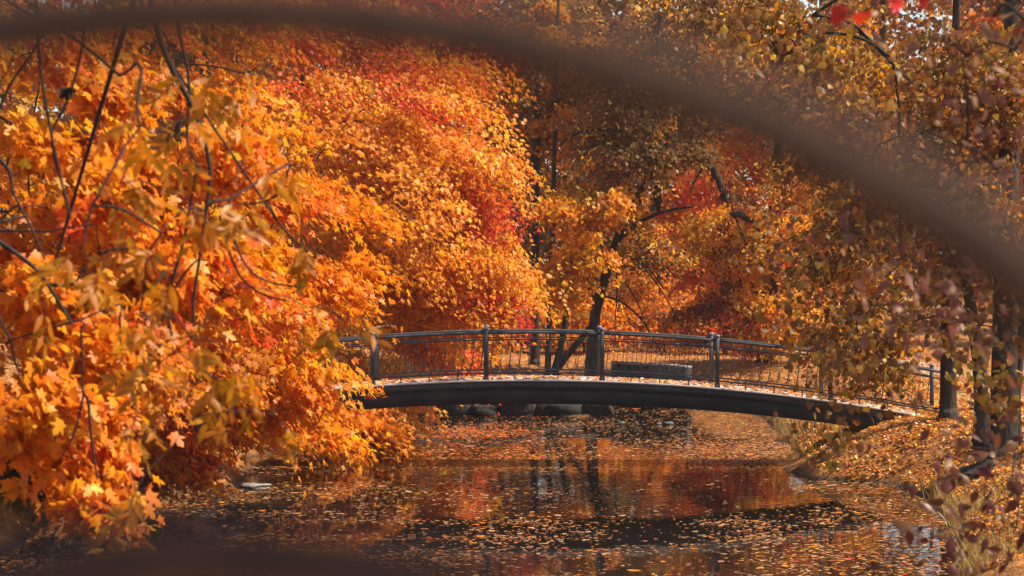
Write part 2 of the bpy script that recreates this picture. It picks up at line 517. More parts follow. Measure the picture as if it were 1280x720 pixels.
# ------------------------------------------------------------------ trees
class Skeleton:
    def __init__(s, rng):
        s.rng = rng; s.p = []; s.par = []; s.chains = []; s.minr = []

    def trunk(s, pts, rad):
        pts = np.asarray(pts, float); n0 = len(s.p)
        start = -1
        if n0:
            d = np.linalg.norm(np.array(s.p) - pts[0], axis=1); start = int(d.argmin())
        ids = []
        for a, r in zip(pts, rad):
            s.p.append(a); s.par.append(start if not ids else ids[-1]); s.minr.append(r); ids.append(len(s.p) - 1)
        s.chains.append((start, ids, True))
        return ids

    def attach(s, target, steps=5, sag=0.12, wob=0.06, minr=0.0):
        A = np.array(s.p)
        d = np.linalg.norm(A - target, axis=1)
        d = d + 0.35 * np.maximum(0, A[:, 2] - target[2])        # prefer to grow upward and outward
        i0 = int(d.argmin()); p0 = A[i0]; L = np.linalg.norm(target - p0)
        steps = max(2, min(steps, int(L / 0.25) + 1))
        ids = []; prev = i0
        side = s.rng.normal(0, 1, 3)
        for q in range(1, steps + 1):
            f = q / steps
            pt = p0 + (target - p0) * f + side * wob * L * math.sin(math.pi * f) + s.rng.normal(0, 0.02 * L, 3) * (q < steps)
            pt[2] += sag * L * math.sin(math.pi * f)
            s.p.append(pt); s.par.append(prev); s.minr.append(minr); prev = len(s.p) - 1; ids.append(prev)
        s.chains.append((i0, ids, False))

    def chain(s, pts, rad):
        """explicit visible branch, tied to the nearest existing node"""
        A = np.array(s.p); i0 = int(np.linalg.norm(A - pts[0], axis=1).argmin())
        ids = []; prev = i0
        for a, r in zip(pts, rad):
            s.p.append(np.array(a, float)); s.par.append(prev); s.minr.append(-r); prev = len(s.p) - 1; ids.append(prev)
        s.chains.append((i0, ids, False))

    def radii(s, tip=0.006, power=0.47):
        n = len(s.p); cnt = np.zeros(n); ch = np.zeros(n, int)
        for k in range(n):
            if s.par[k] >= 0: ch[s.par[k]] += 1
        cnt[ch == 0] = 1
        for k in range(n - 1, -1, -1):
            if s.par[k] >= 0: cnt[s.par[k]] += cnt[k]
        r = tip * cnt ** power
        mr = np.array(s.minr)
        r = np.where(mr < 0, -mr, np.maximum(r, mr))
        return r

    def build(s, root, tip=0.006, power=0.47, cap=9.0):
        r = s.radii(tip, power); A = np.array(s.p)
        Vt, Ft, nt_ = [], [], 0
        Vb, Fb, nb = [], [], 0
        for start, ids, is_trunk in s.chains:
            full = ([start] if start >= 0 else []) + ids
            if len(full) < 2: continue
            rad = r[full].copy()
            if start >= 0: rad[0] = min(rad[0], rad[1] * 1.15)
            rad = np.minimum(rad, cap)
            pts = A[full]
            if len(full) > 2:                                    # smooth the path
                f = np.arange(len(full)); ff = np.linspace(0, len(full) - 1, (len(full) - 1) * 2 + 1)
                pts2 = np.stack([np.interp(ff, f, pts[:, c]) for c in range(3)], 1)
                tg = np.gradient(pts, axis=0)
                pts2[1::2] += (tg[:-1] - tg[1:]) * 0.125
                pts, rad = pts2, np.interp(ff, f, rad)
            k = 10 if is_trunk else (6 if rad.max() > 0.03 else 4)
            V, Fq = tube_arrays(pts, rad, k)
            if is_trunk:
                ang = np.tile(np.arange(k), len(pts)); c = np.repeat(pts, k, 0)
                V = c + (V - c) * (1 + 0.10 * np.sin(ang * 2.1 + V[:, 2] * 0.9) + 0.05 * vnoise(ang * 1.7, V[:, 2] * 3, 9))[:, None]
                Vt.append(V); Ft.append(Fq + nt_); nt_ += len(V)
            else:
                Vb.append(V); Fb.append(Fq + nb); nb += len(V)
        if Vt: mesh_np('trunk', np.concatenate(Vt), [np.concatenate(Ft)], M['bark'], root, smooth=True)
        if Vb: tag(mesh_np('branches', np.concatenate(Vb), [np.concatenate(Fb)], M['twig'], root, smooth=True), kind='stuff')


def blob_points(rng, blobs, clump=True):
    """blobs: (px, py, Y, half width px, half height px, half depth m, count)"""
    out = []
    for (px, py, Y, hw, hh, hd, n) in blobs:
        nb = max(1, int(n / (6 if clump else 1.5)))                                  # sprays gather in flat tiers along boughs
        d = nrm(rng.normal(0, 1, (nb, 3))) * rng.uniform(0, 1, (nb, 1)) ** (1 / 2.4)
        d = d[rng.integers(0, nb, n)] + rng.normal(0, 1, (n, 3)) * np.array([0.17, 0.17, 0.05])
        c = P(px, py, Y)
        out.append(c + d * np.array([hw / F * Y, hd, hh / F * Y]))
    return np.concatenate(out)


def tree(name, label, base, top, r0, blobs, pal, zones=(), seed=1, per=40, leaf=0.12, spray=0.55, tmpl=T_MAPLE_LOW, mat='leaf', singles=0,
         mids=(), tip=0.006, chains=(), group=None, cat_='tree', extra=(), power=0.47, split=None, limbs=(), clump=True, **kw):
    rng = np.random.default_rng(seed)
    bz = float(ground_z(base[0], base[1]))
    root = empty(name, (base[0], base[1], bz - 0.05), label, cat_, group)
    pts = [np.array([base[0], base[1], bz - 0.25]), np.array([base[0], base[1], bz + 0.25])] + [np.array(m, float) for m in mids] + [np.array(top, float)]
    sk = Skeleton(rng)
    f = np.linspace(0, len(pts) - 1, max(8, len(pts) * 4))
    ln = np.stack([np.interp(f, np.arange(len(pts)), np.array(pts)[:, c]) for c in range(3)], 1)
    wob = np.array([0.12, 0.12, 0]) * r0 * 3
    ln[2:] += np.cumsum(rng.normal(0, 0.35, (len(ln) - 2, 3)), 0) * wob / math.sqrt(len(ln))
    g = np.linspace(0, 1, len(ln))
    sk.trunk(ln, r0 * (1 - 0.75 * g) * (1 + 0.9 * np.exp(-g * 16)))
    for e in extra:                                             # further stems: list of (points, radii)
        sk.trunk(e[0], e[1])
    C0 = blob_points(rng, blobs, clump)
    if split is not None: C0 = C0[split(C0)]
    gz = ground_z(C0[:, 0], C0[:, 1])
    C0 = C0[C0[:, 2] > np.maximum(gz, 0) + 0.35]
    ax = np.array([np.interp(C0[:, 2], ln[:, 2], ln[:, 0]), np.interp(C0[:, 2], ln[:, 2], ln[:, 1])]).T
    order = np.argsort(np.hypot(C0[:, 0] - ax[:, 0], C0[:, 1] - ax[:, 1]) + 0.3 * np.abs(C0[:, 2] - ln[:, 2].mean()))
    C0 = C0[order]; ax = ax[order]
    for c in C0: sk.attach(c)
    for cpts, crad in chains: sk.chain(cpts, crad)
    sk.build(root, tip, power)
    for (lp, Yl, lw) in limbs:                                  # thick bare limbs that end in a blunt burr
        A_ = poly(lp, Yl, 4)
        w_ = np.interp(np.linspace(0, 1, len(A_)), np.linspace(0, 1, len(lw)), lw) / 2 / F * Yl
        w_ = w_ * (1 + 0.12 * np.sin(np.arange(len(A_)) * 1.9)); w_[-1] *= 0.15
        mb = MB(); mb.tube(A_ + rng.normal(0, .015, A_.shape), w_, 8); mb.build('limb', M['bark'], root, smooth=True)
    O = np.column_stack([C0[:, 0] - ax[:, 0], C0[:, 1] - ax[:, 1], np.zeros(len(C0))])
    O = nrm(nrm(O) + rng.normal(0, 0.35, O.shape)); O[:, 2] = rng.uniform(-0.5, 0.05, len(C0)); O = nrm(O)
    col = pick(rng, pal, len(C0))
    for (px, py, Y, rad, zp, prob) in zones:
        c = P(px, py, Y)
        px_ = 640 + C0[:, 0] / C0[:, 1] * F; py_ = HY + (CAMZ - C0[:, 2]) / C0[:, 1] * F
        hit = (np.hypot(px_ - px, py_ - py) < rad * (1 + 0.3 * rng.normal(0, 1, len(C0)))) & (rng.uniform(0, 1, len(C0)) < prob)
        col[hit] = pick(rng, zp, int(hit.sum()))
    R = spray * np.exp(rng.normal(0, 0.25, len(C0)))
    L = spray_leaves(rng, C0, O, R, col, per, leaf, **kw)
    L = sub(L, L['P'][:, 2] > np.maximum(ground_z(L['P'][:, 0], L['P'][:, 1]), 0) + 0.05)
    if singles: L = leaf_objects(tmpl, L, M[mat], root, singles)
    tag(leaf_mesh('foliage', tmpl, L, M[mat], root), kind='stuff')
    return root


def poly(pts, Y, n=3):
    """pixel polyline at depth Y (scalar or per point), smoothed"""
    Ys = np.broadcast_to(np.asarray(Y, float), (len(pts),))
    A = np.array([P(a, b, c) for (a, b), c in zip(pts, Ys)])
    f = np.arange(len(A)); ff = np.linspace(0, len(A) - 1, (len(A) - 1) * n + 1)
    A = np.stack([np.interp(ff, f, A[:, c]) for c in range(3)], 1)
    for _ in range(2): A[1:-1] = 0.25 * A[:-2] + 0.5 * A[1:-1] + 0.25 * A[2:]
    return A


def twig(pts, Y, w0, w1):
    A = poly(pts, Y)
    Ym = float(np.mean(A[:, 1]))
    return A, np.linspace(w0, w1, len(A)) * 0.4 / F * Ym


# explicit dark boughs of the near maple
tw = [twig([(185, -60), (190, 25), (215, 90), (240, 130), (258, 180), (264, 225)], 17.2, 11, 6),
      twig([(215, -40), (222, 40), (237, 90), (235, 150), (232, 178), (246, 205)], 17.4, 6, 3),
      twig([(44, -40), (47, 60), (55, 120), (68, 190), (88, 272)], 17.0, 6, 4),
      twig([(108, 20), (100, 80), (80, 140), (64, 160), (66, 195), (84, 250)], 17.3, 5, 3),
      twig([(60, 30), (40, 70), (15, 100), (0, 135)], 17.5, 6, 5),
      twig([(-20, 180), (0, 200), (14, 215), (14, 240), (40, 285), (56, 325)], 17.6, 7, 3),
      twig([(-20, 290), (20, 288), (60, 290), (85, 284), (120, 280)], 17.8, 4, 2),
      twig([(-30, 285), (0, 302), (45, 335), (60, 355), (90, 405)], 17.1, 9, 5),
      twig([(62, 356), (95, 358), (105, 330)], 17.2, 7, 4),
      twig([(125, 315), (160, 308), (185, 325), (200, 340)], 18.0, 5, 3),
      twig([(232, 290), (225, 320), (212, 360), (210, 400), (215, 420)], 17.6, 5, 4),
      twig([(262, 225), (252, 310), (240, 380), (243, 408)], 17.5, 6, 4),
      twig([(212, 375), (230, 340), (252, 320)], 17.6, 4, 3),
      twig([(285, 250), (292, 300), (310, 340), (340, 355), (372, 358)], 17.8, 4, 3),
      twig([(275, 270), (284, 310), (300, 350), (330, 370), (358, 376)], 17.8, 4, 3),
      twig([(360, 205), (357, 235), (335, 252), (310, 255)], 18.5, 5, 3),
      twig([(346, 275), (370, 305), (400, 320)], 19, 4, 2),
      twig([(0, 400), (14, 425), (18, 450), (25, 468)], 18.2, 4, 3),
      twig([(100, 400), (103, 440), (103, 490)], 18.2, 4, 3),
      twig([(150, 380), (150, 420), (152, 440)], 18.4, 4, 2),
      twig([(105, 490), (95, 540), (75, 575)], 18.4, 5, 2), twig([(110, 500), (115, 560), (122, 600)], 18.3, 5, 3),
      twig([(215, 80), (270, 82), (310, 95), (325, 80)], 19.5, 4, 2)]

MAPLE = [(ORANGE, 4), (AMBER, 3.4), (YELLOW, 1.6), (SCARLET, 0.8), (RUST, 0.8)]
tree('maple_tree', 'orange maple with large broad leaves drooping to the water on thin dark boughs', (-8.6, 22), (-6.2, 21, 9.5), 0.26,
     [(90, 520, 21, 120, 115, 1.6, 70), (70, 330, 22, 130, 160, 1.8, 85), (200, 420, 22, 110, 130, 1.6, 60), (60, 150, 22, 120, 90, 1.6, 38),
      (110, 610, 20, 75, 45, 0.7, 22), (-90, 400, 22, 100, 260, 2, 40), (250, 250, 23, 110, 120, 1.2, 40)],
     [(ORANGE, 5), (AMBER, 3), (RUST, 1.2), (SCARLET, 0.5)], zones=[(232, 535, 22, 40, [(SCARLET, 1), (RED, 1)], 0.8)], seed=11, per=34, leaf=0.135, spray=0.30, tmpl=T_MAPLE, singles=300, chains=tw, tip=0.0035, flat=0.3,
     mids=[(-8.2, 22, 4.0)], power=0.42, rnd=0.38)
near_maple = [o for o in bpy.data.objects if o.name == 'maple_tree'][0]
rn = np.random.default_rng(8)
nL = 46
Ld = dict(P=P(84, 116, 17.05) + nrm(rn.normal(0, 1, (nL, 3))) * rn.uniform(.01, .055, (nL, 1)), N=rn.normal(0, 1, (nL, 3)), T=rn.normal(0, 1, (nL, 3)), S=np.full(nL, .05), C=np.full((nL, 3), .012))
tag(leaf_mesh('withered_clump', T_MAPLE_LOW, Ld, M['leaf_dry'], near_maple), kind='stuff')
tree('maple_tree', 'amber maple with a scarlet tuft low over the stony shore', (-9.6, 35.5), (-7.8, 36, 12), 0.3,
     [(250, 420, 35, 170, 150, 2.0, 230), (180, 220, 36, 200, 160, 2.4, 250), (330, 520, 37, 100, 62, 1.5, 90), (180, 565, 38, 100, 45, 1.4, 90), (60, 450, 36, 110, 160, 2, 80),
      (380, 300, 38, 110, 150, 2, 130), (180, 40, 37, 240, 90, 2.2, 90)],
     MAPLE, zones=[(235, 540, 35, 42, [(SCARLET, 1), (RED, 1)], 0.85), (110, 170, 35, 40, [(SCARLET, 1)], 0.6)],
     seed=12, per=42, leaf=0.125, spray=0.48, tmpl=T_MAPLE_LOW, singles=300, tip=0.004, flat=0.14, power=0.44, rnd=0.3)
tree('maple_tree', 'bright orange maple with a deep red patch, spreading behind the left end of the footbridge', (-8.4, 57), (-6.2, 57, 14.5), 0.34,
     [(500, 230, 55, 150, 150, 3.0, 400), (560, 330, 55, 95, 90, 2.4, 150), (420, 470, 54, 95, 85, 2.0, 170), (400, 330, 54, 120, 160, 3, 200),
      (530, 430, 57, 75, 55, 1.5, 110), (470, 90, 57, 160, 90, 3, 170), (580, 220, 57, 46, 110, 2, 80), (440, 520, 52.5, 55, 26, 0.8, 45),
      (610, 350, 54, 36, 40, 1.2, 38)],
     [(ORANGE, 4), (AMBER, 4.5), (YELLOW, 3), (SCARLET, 0.4)],
     zones=[(606, 266, 55, 33, [(RED, 2), (SCARLET, 1)], 0.95), (630, 380, 54, 16, [(RED, 1)], 0.9), (575, 445, 57, 24, [(SCARLET, 2), (RED, 1)], 0.6),
            (530, 60, 57, 75, [(RED, 1), (SCARLET, 2)], 0.5), (350, 60, 57, 70, [(RUST, 1), (SCARLET, 1)], 0.6)],
     seed=13, per=62, leaf=0.115, spray=0.75, tmpl=T_MAPLE_LOW, tip=0.005, flat=0.11, rnd=0.28, droop=0.4, mids=[(-8.2, 57, 4)])
tree('maple_tree', 'fresh orange maple bough reaching out over the water before the left end of the footbridge', (-8.3, 45.2), (-6.6, 45, 8.5), 0.22,
     [(310, 430, 44.5, 70, 90, 1.4, 110), (390, 512, 45, 58, 40, 1.3, 100), (455, 535, 45.5, 45, 20, .8, 34), (488, 549, 45.5, 22, 9, .4, 10), (330, 350, 44, 60, 80, 1.4, 60), (415, 555, 45.5, 60, 12, .8, 14)],
     [(ORANGE, 5), (AMBER, 3), (SCARLET, 0.6), (RUST, .6)], seed=15, per=50, leaf=0.115, spray=0.5, tmpl=T_MAPLE_LOW, tip=0.004, flat=0.11, rnd=0.28, droop=0.45, power=0.44)
tree('maple_tree', 'dark red maple crown rising above the orange maple', (-7.5, 74), (-5.5, 74, 15.5), 0.3,
     [(470, 10, 74, 170, 90, 3, 200), (590, 60, 73, 60, 70, 2.5, 70), (380, 60, 75, 140, 130, 3, 110)],
     [(RED, 4), (SCARLET, 3), (RUST, 2)], seed=14, per=50, leaf=0.14, spray=0.75, tmpl=T_SMALL, mat='leaf_far')

# ------------------------------------------------------------------ trees beyond the bridge
OAK = [((0.16, 0.075, 0.022), 5), (DULL, 4), (OLIVE, 2), (BROWN, 3), (AMBER, 1.2)]


def gp(px, Y):
    x = (px - 640) / F * Y
    return (x, Y)


tree('oak_tree', 'dull olive tree with a thick straight dark trunk beside the orange maple', gp(668, 71), P(672, -60, 71), 0.22,
     [(680, 130, 73, 75, 100, 3, 230), (640, 190, 72, 40, 60, 1.5, 50), (690, 40, 74, 100, 70, 3, 110)],
     OAK, seed=21, per=46, leaf=0.13, spray=0.6, tmpl=T_SMALL, mat='leaf_far')
tree('oak_tree', 'slender tree with two stems joined low down and yellow leaves', gp(685, 69), P(700, -40, 70), 0.15,
     [(735, 275, 66.5, 62, 55, 1.8, 130), (705, 345, 66.5, 45, 40, 1.4, 50), (715, 320, 69, 35, 40, 1.5, 26), (720, 60, 71, 80, 70, 2.4, 70), (720, 150, 71, 60, 50, 2, 50)],
     [(AMBER, 4), (ORANGE, 3), (YELLOW, 1.5), (OLIVE, 1.5), (RUST, 1)], seed=22, per=44, leaf=0.12, spray=0.5, tmpl=T_LINDEN, mat='leaf',
     extra=[(poly([(690, 474), (697, 452), (706, 410), (716, 340), (722, 250)], 69.2), np.linspace(0.14, 0.05, 13))])
tree('oak_tree', 'leaning dark tree with drooping bare twigs behind the bridge post', gp(736, 68.5), P(822, 20, 69), 0.22,
     [(790, 180, 68.5, 90, 70, 2.6, 240), (830, 90, 70, 110, 70, 3, 220), (760, 110, 69, 80, 60, 2.5, 90), (800, 300, 69, 60, 60, 2, 42), (900, 30, 69, 80, 60, 2.2, 80)],
     [((0.16, 0.075, 0.022), 5), (DULL, 4), (OLIVE, 2), (BROWN, 2.4), (AMBER, 1.4), (YELLOW, 0.5)], seed=23, per=44, leaf=0.125, spray=0.6, tmpl=T_SMALL, mat='leaf_far',
     mids=[P(745, 390, 68.5), P(772, 300, 68.5), P(806, 225, 68.5)],
     chains=[twig([(752, 370), (775, 375), (800, 395), (815, 420), (828, 445)], 68, 4, 1.5), twig([(772, 340), (790, 365), (805, 395), (815, 430)], 68, 3, 1.2),
             twig([(770, 330), (772, 370), (768, 400), (770, 430)], 68, 3, 1.2), twig([(780, 310), (820, 350), (845, 395), (860, 420)], 68, 3, 1.2),
             twig([(820, 160), (790, 165), (745, 160), (715, 168), (700, 182)], 67.5, 7, 3), twig([(885, 200), (872, 220), (862, 240)], 67.4, 5, 2),
             twig([(690, 470), (712, 440), (742, 405)], 68.4, 12, 9),
             twig([(748, 385), (735, 350), (716, 322), (703, 280), (690, 240)], 68.2, 10, 4), twig([(772, 300), (800, 276), (835, 262), (868, 258)], 68.2, 9, 3),
             twig([(806, 225), (795, 195), (768, 178), (740, 182), (722, 200)], 68.0, 9, 3), twig([(735, 350), (728, 310), (738, 270), (732, 235)], 68.1, 6, 2.5),
             twig([(822, 250), (818, 200), (824, 150), (820, 90), (826, 20)], 67.8, 13, 9), twig([(818, 200), (840, 170), (850, 120), (872, 60)], 67.7, 7, 3),
             twig([(760, 330), (790, 320), (812, 335), (830, 362)], 67.9, 5, 2)],
     limbs=[([(815, 150), (840, 178), (868, 192), (888, 206), (900, 228), (904, 242)], 67.5, [12, 10, 9, 9, 10, 10, 7])])
tree('linden_tree', 'stout trunked tree in yellow leaf behind the right half of the bridge', gp(957, 70.5), P(975, 130, 71), 0.45,
     [(930, 290, 69.5, 80, 60, 2.2, 160), (960, 390, 69, 70, 55, 2.2, 120), (1010, 250, 70, 80, 80, 2.4, 130), (890, 380, 69, 45, 45, 1.6, 60), (1050, 350, 70, 60, 60, 2, 70)],
     [(AMBER, 3), (YELLOW, 3), (OLIVE, 2.5), (RUST, 1.3), (MAROON, 1.3), (SCARLET, 0.6)],
     zones=[(905, 395, 69, 52, [(MAROON, 2), (RED, 1), (AMBER, 1), (SCARLET, 1)], 0.75)],
     seed=24, per=42, leaf=0.12, spray=0.5, tmpl=T_SMALL, mat='leaf_far',
     chains=[twig([(950, 330), (930, 300), (915, 262), (912, 240)], 68.6, 4, 2)],
     limbs=[([(968, 330), (958, 300), (945, 280), (925, 268), (911, 267)], 68.4, [7, 6, 6, 7, 9, 6])])
tree('maple_tree', 'red and pink maple glowing between the olive trees', gp(905, 86), P(900, 40, 86), 0.28,
     [(890, 230, 85, 70, 80, 3, 120), (900, 330, 84, 60, 50, 2.5, 80), (960, 200, 85, 80, 60, 2.5, 50), (860, 290, 85, 40, 60, 2, 60)],
     [(SCARLET, 3), (RED, 1.6), (RUST, 2), (ORANGE, 2)], seed=25, per=46, leaf=0.15, spray=0.62, tmpl=T_SMALL, mat='leaf_far')
tree('willow_tree', 'soft golden orange tree glowing far behind the leaning trunk', gp(820, 98), P(815, 120, 98), 0.3,
     [(815, 350, 97, 60, 75, 3, 260), (780, 410, 96, 60, 45, 2.5, 130), (850, 430, 96, 50, 30, 2, 70)],
     [(ORANGE, 3), (AMBER, 4), (RUST, 1)], seed=26, per=46, leaf=0.13, spray=0.7, tmpl=T_SMALL, mat='leaf_far', droop=0.8, hang=1.0)

# the two trunks on the right bank
tree('linden_tree', 'tree with ridged grey trunk at the right end of the bridge, full of yellow leaves', gp(1186, 46.5), P(1200, -40, 46), 0.27,
     [(1110, 130, 45, 130, 110, 2.2, 230), (1010, 90, 46, 110, 90, 2, 150), (1100, 300, 45.5, 110, 90, 1.8, 120), (1090, 430, 46, 70, 50, 1.4, 60), (960, 30, 47, 90, 60, 2, 70)],
     [(OLIVE, 3), (YELLOW, 1.2), (AMBER, 2), (DULL, 5), (BROWN, 4)], seed=31, per=36, leaf=0.105, spray=0.45, tmpl=T_LINDEN, singles=300, tip=0.005, hang=0.9)
tree('linden_tree', 'thick multi stemmed dark trunk with drooping branches on the right bank', gp(1250, 42), P(1262, -60, 42), 0.42,
     [(1230, 120, 41.5, 110, 120, 2, 150), (1240, 330, 41, 80, 110, 1.6, 90), (1190, 250, 42, 90, 90, 1.5, 70)],
     [(DULL, 3), (OLIVE, 3), (BROWN, 3), (AMBER, 1.4)], seed=32, per=34, leaf=0.105, spray=0.45, tmpl=T_LINDEN, singles=150, tip=0.005, hang=0.9,
     extra=[(poly([(1226, 560), (1228, 500), (1222, 430), (1205, 330), (1190, 200)], 41.8), np.linspace(0.17, 0.06, 13)),
            (poly([(1268, 565), (1266, 500), (1274, 430), (1290, 330), (1300, 200)], 42.2), np.linspace(0.15, 0.06, 13))])

# far wood closing the view
rngf = np.random.default_rng(77)
FAR = [(-27, 104, 'rust'), (-17, 112, 'gold'), (-8, 104, 'rust'), (0, 116, 'brown'), (8, 110, 'brown'), (15, 100, 'brown'), (3.6, 106, 'brown'), (-3.5, 122, 'rust'), (23, 110, 'rust'), (31, 98, 'gold'),
       (-20, 88, 'gold'), (20, 84, 'brown'), (-13, 94, 'brown')] + [(-34 + 6.5 * a, 128 + (a % 3) * 4, ('gold', 'brown', 'rust')[a % 3]) for a in range(11)]
FPAL = {'rust': [(RUST, 3), (ORANGE, 2), (SCARLET, 1), (BROWN, 1)], 'gold': [(AMBER, 1.4), (RUST, 2), (OLIVE, 3), (BROWN, 2)], 'brown': [(BROWN, 3), (DULL, 3), (OLIVE, 2), (RUST, 1)]}  # gold mix browned, putting the wood's deep shade into its colours
FLAB = {'rust': 'tall rust red tree in the far wood', 'gold': 'tall golden tree in the far wood', 'brown': 'tall brownish olive tree in the far wood'}
for q, (x, y, kd) in enumerate(FAR):
    px = 640 + x / y * F
    h = 22 + rngf.uniform(-1, 3)
    s = F / y
    tree('woodland_tree', FLAB[kd], (x, y), (x + rngf.normal(0, .4), y, h), 0.3,
         [(px, HY - (h * 0.62 - CAMZ) * s, y, 4.6 * s, h * 0.36 * s, 4.2, 200), (px, HY - (h * 0.2 - CAMZ) * s, y, 4.2 * s, h * 0.19 * s, 3.0, 110)],
         FPAL[kd], seed=100 + q, per=42, leaf=0.3, spray=1.0, tmpl=T_SMALL, mat='leaf_far', tip=0.012, clump=False, group=kd + ' trees of the far wood')

# low undergrowth behind the bridge
for q, (px, Y, hw, hh, n, pal, lab) in enumerate([
        (690, 92, 70, 46, 160, [(RUST, 3), (BROWN, 2), (ORANGE, 1)], 'low rust brown bush near the white house'),
        (800, 90, 80, 46, 160, [(AMBER, 2), (RUST, 2), (BROWN, 1)], 'broad amber bush far behind the low pond wall'),
        (15, 38.5, 60, 50, 80, [((0.05, 0.035, 0.015), 3), (MAROON, 1)], 'dark leaved bush on the left bank behind the drooping maple'),
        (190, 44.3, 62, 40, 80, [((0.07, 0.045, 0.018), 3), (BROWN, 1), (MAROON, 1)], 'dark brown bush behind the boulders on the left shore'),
        (400, 60, 60, 24, 60, [(RED, 1), (RUST, 2), (MAROON, 2)], 'low dark red bush on the shore behind the orange bough'),
        (640, 77, 55, 32, 150, [(BROWN, 3), (RUST, 2), (OLIVE, 2)], 'low brown bush at the foot of the thick straight trunk'),
        (560, 72, 70, 30, 140, [(OLIVE, 2), (AMBER, 2), (ORANGE, 1)], 'low amber bush under the orange maple'),
        (730, 78, 60, 34, 170, [(AMBER, 2), (ORANGE, 2), (OLIVE, 1)], 'low golden bush between the leaning trunk and the slender stems'),
        (905, 77, 60, 32, 140, [(MAROON, 2), (RUST, 2), (RED, 1)], 'low dark red bush beside the stout trunk'),
        (1010, 76, 55, 30, 110, [(BROWN, 2), (RUST, 2), (AMBER, 1)], 'low rusty bush past the stout trunk'),
        (830, 79, 60, 34, 150, [(ORANGE, 2), (RUST, 2), (AMBER, 1), (BROWN, 1)], 'low orange bush behind the low pond wall'),
        (1090, 72, 70, 34, 80, [(BROWN, 2), (OLIVE, 2), (AMBER, 2)], 'low olive bush beyond the right end of the bridge')]):
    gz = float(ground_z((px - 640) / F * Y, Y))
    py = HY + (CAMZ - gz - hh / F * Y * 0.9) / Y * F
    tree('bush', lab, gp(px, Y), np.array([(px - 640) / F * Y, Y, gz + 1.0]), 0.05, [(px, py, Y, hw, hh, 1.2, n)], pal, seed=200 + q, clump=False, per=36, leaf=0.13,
         spray=0.4, tmpl=T_SMALL, mat='leaf_far', cat_='bush', group='low bushes on the banks')

# ------------------------------------------------------------------ near hanging branches
def sprig_tree(name, label, base, top, r0, clusters, pal, seed, tmpl, mat, size, per, rad, singles=300, chains=(), hang=1.2, rachis=False, group=None, cat_='tree', extra_mid=(), shade=None):
    """clusters = (px, py, Y)"""
    rng = np.random.default_rng(seed)
    bz = float(ground_z(base[0], base[1]))
    root = empty(name, (base[0], base[1], bz - 0.05), label, cat_, group)
    sk = Skeleton(rng)
    pts = [np.array([base[0], base[1], bz - 0.2])] + [np.array(m, float) for m in extra_mid] + [np.array(top, float)]
    f = np.linspace(0, len(pts) - 1, 14)
    ln = np.stack([np.interp(f, np.arange(len(pts)), np.array(pts)[:, c]) for c in range(3)], 1)
    sk.trunk(ln, np.linspace(r0, r0 * 0.4, 14))
    for cpts, crad in chains: sk.chain(cpts, crad)
    C0 = np.array([P(*c) for c in clusters])
    d = np.linalg.norm(C0 - np.array(top), axis=1)
    C0 = C0[np.argsort(d)]
    for c in C0: sk.attach(c, steps=6, sag=0.15)
    if shade is not None:                                       # crown out of view, added to shade the hanging leaves
        c_, h_, ns = shade
        SP = np.array(c_) + nrm(rng.normal(0, 1, (ns, 3))) * rng.uniform(0, 1, (ns, 1)) ** 0.4 * np.array(h_)
        for c in SP: sk.attach(c, steps=5)
    sk.build(root, 0.0035, 0.45, 0.2)
    Ls = []
    if rachis:
        mb = MB()
        for c in C0:
            for q in range(per):
                dr = nrm(np.array([rng.normal(0, .7), rng.normal(0, .7), -0.75 + rng.normal(0, .25)])); ln_ = rad * rng.uniform(.7, 1.15)
                o = c + rng.normal(0, .05, 3)
                end = o + dr * ln_ + np.array([0, 0, -0.12 * ln_])
                mb.tube([o, o + dr * ln_ * .5, end], [.003, .0022, .0014], 3, False)
                nn = rng.normal(0, 1, 3); side = nrm(np.cross(dr, nn)); up = np.cross(side, dr)
                cc = pick(rng, pal, 1)[0]
                Pp, Tv = [], []
                for t_ in (0.45, 0.68, 0.9):
                    for sg in (-1, 1):
                        T_ = nrm(side * sg + dr * .7 + np.array([0, 0, -.5])); Tv.append(T_); Pp.append(o + dr * ln_ * t_ + T_ * size * .6)
                Tv.append(dr); Pp.append(end + dr * size * .6)
                k_ = len(Pp)
                Ls.append(dict(P=np.array(Pp), T=np.array(Tv), N=np.repeat(up[None], k_, 0) + rng.normal(0, .4, (k_, 3)), S=size * np.exp(rng.normal(0, .15, k_)),
                               C=jitter(rng, np.repeat(cc[None], k_, 0), .12)))
        tag(mb.build('leaf_stalks', M['twig'], root), kind='stuff')
        L = cat(Ls)
    else:
        n = len(C0) * per; idx = np.repeat(np.arange(len(C0)), per)
        Pp = C0[idx] + rng.normal(0, rad, (n, 3)) * np.array([1, 1, .8])
        L = dict(P=Pp, N=rng.normal(0, .6, (n, 3)) + np.array([.15, -.75, .2]), T=rng.normal(0, .5, (n, 3)) + np.array([0, 0, -hang]), S=size * np.exp(rng.normal(0, .2, n)),
                 C=jitter(rng, pick(rng, pal, len(C0))[idx] * 0.6 + pick(rng, pal, n) * 0.4, .18))
    if shade is not None:
        O = nrm(rng.normal(0, 1, (ns, 3)) * [1, 1, .3])
        L = cat([L, spray_leaves(rng, SP, O, np.full(ns, .5), pick(rng, pal, ns), 34, size)])
    L = leaf_objects(tmpl, L, M[mat], root, singles)
    if len(L['P']): tag(leaf_mesh('foliage', tmpl, L, M[mat], root), kind='stuff')
    return root


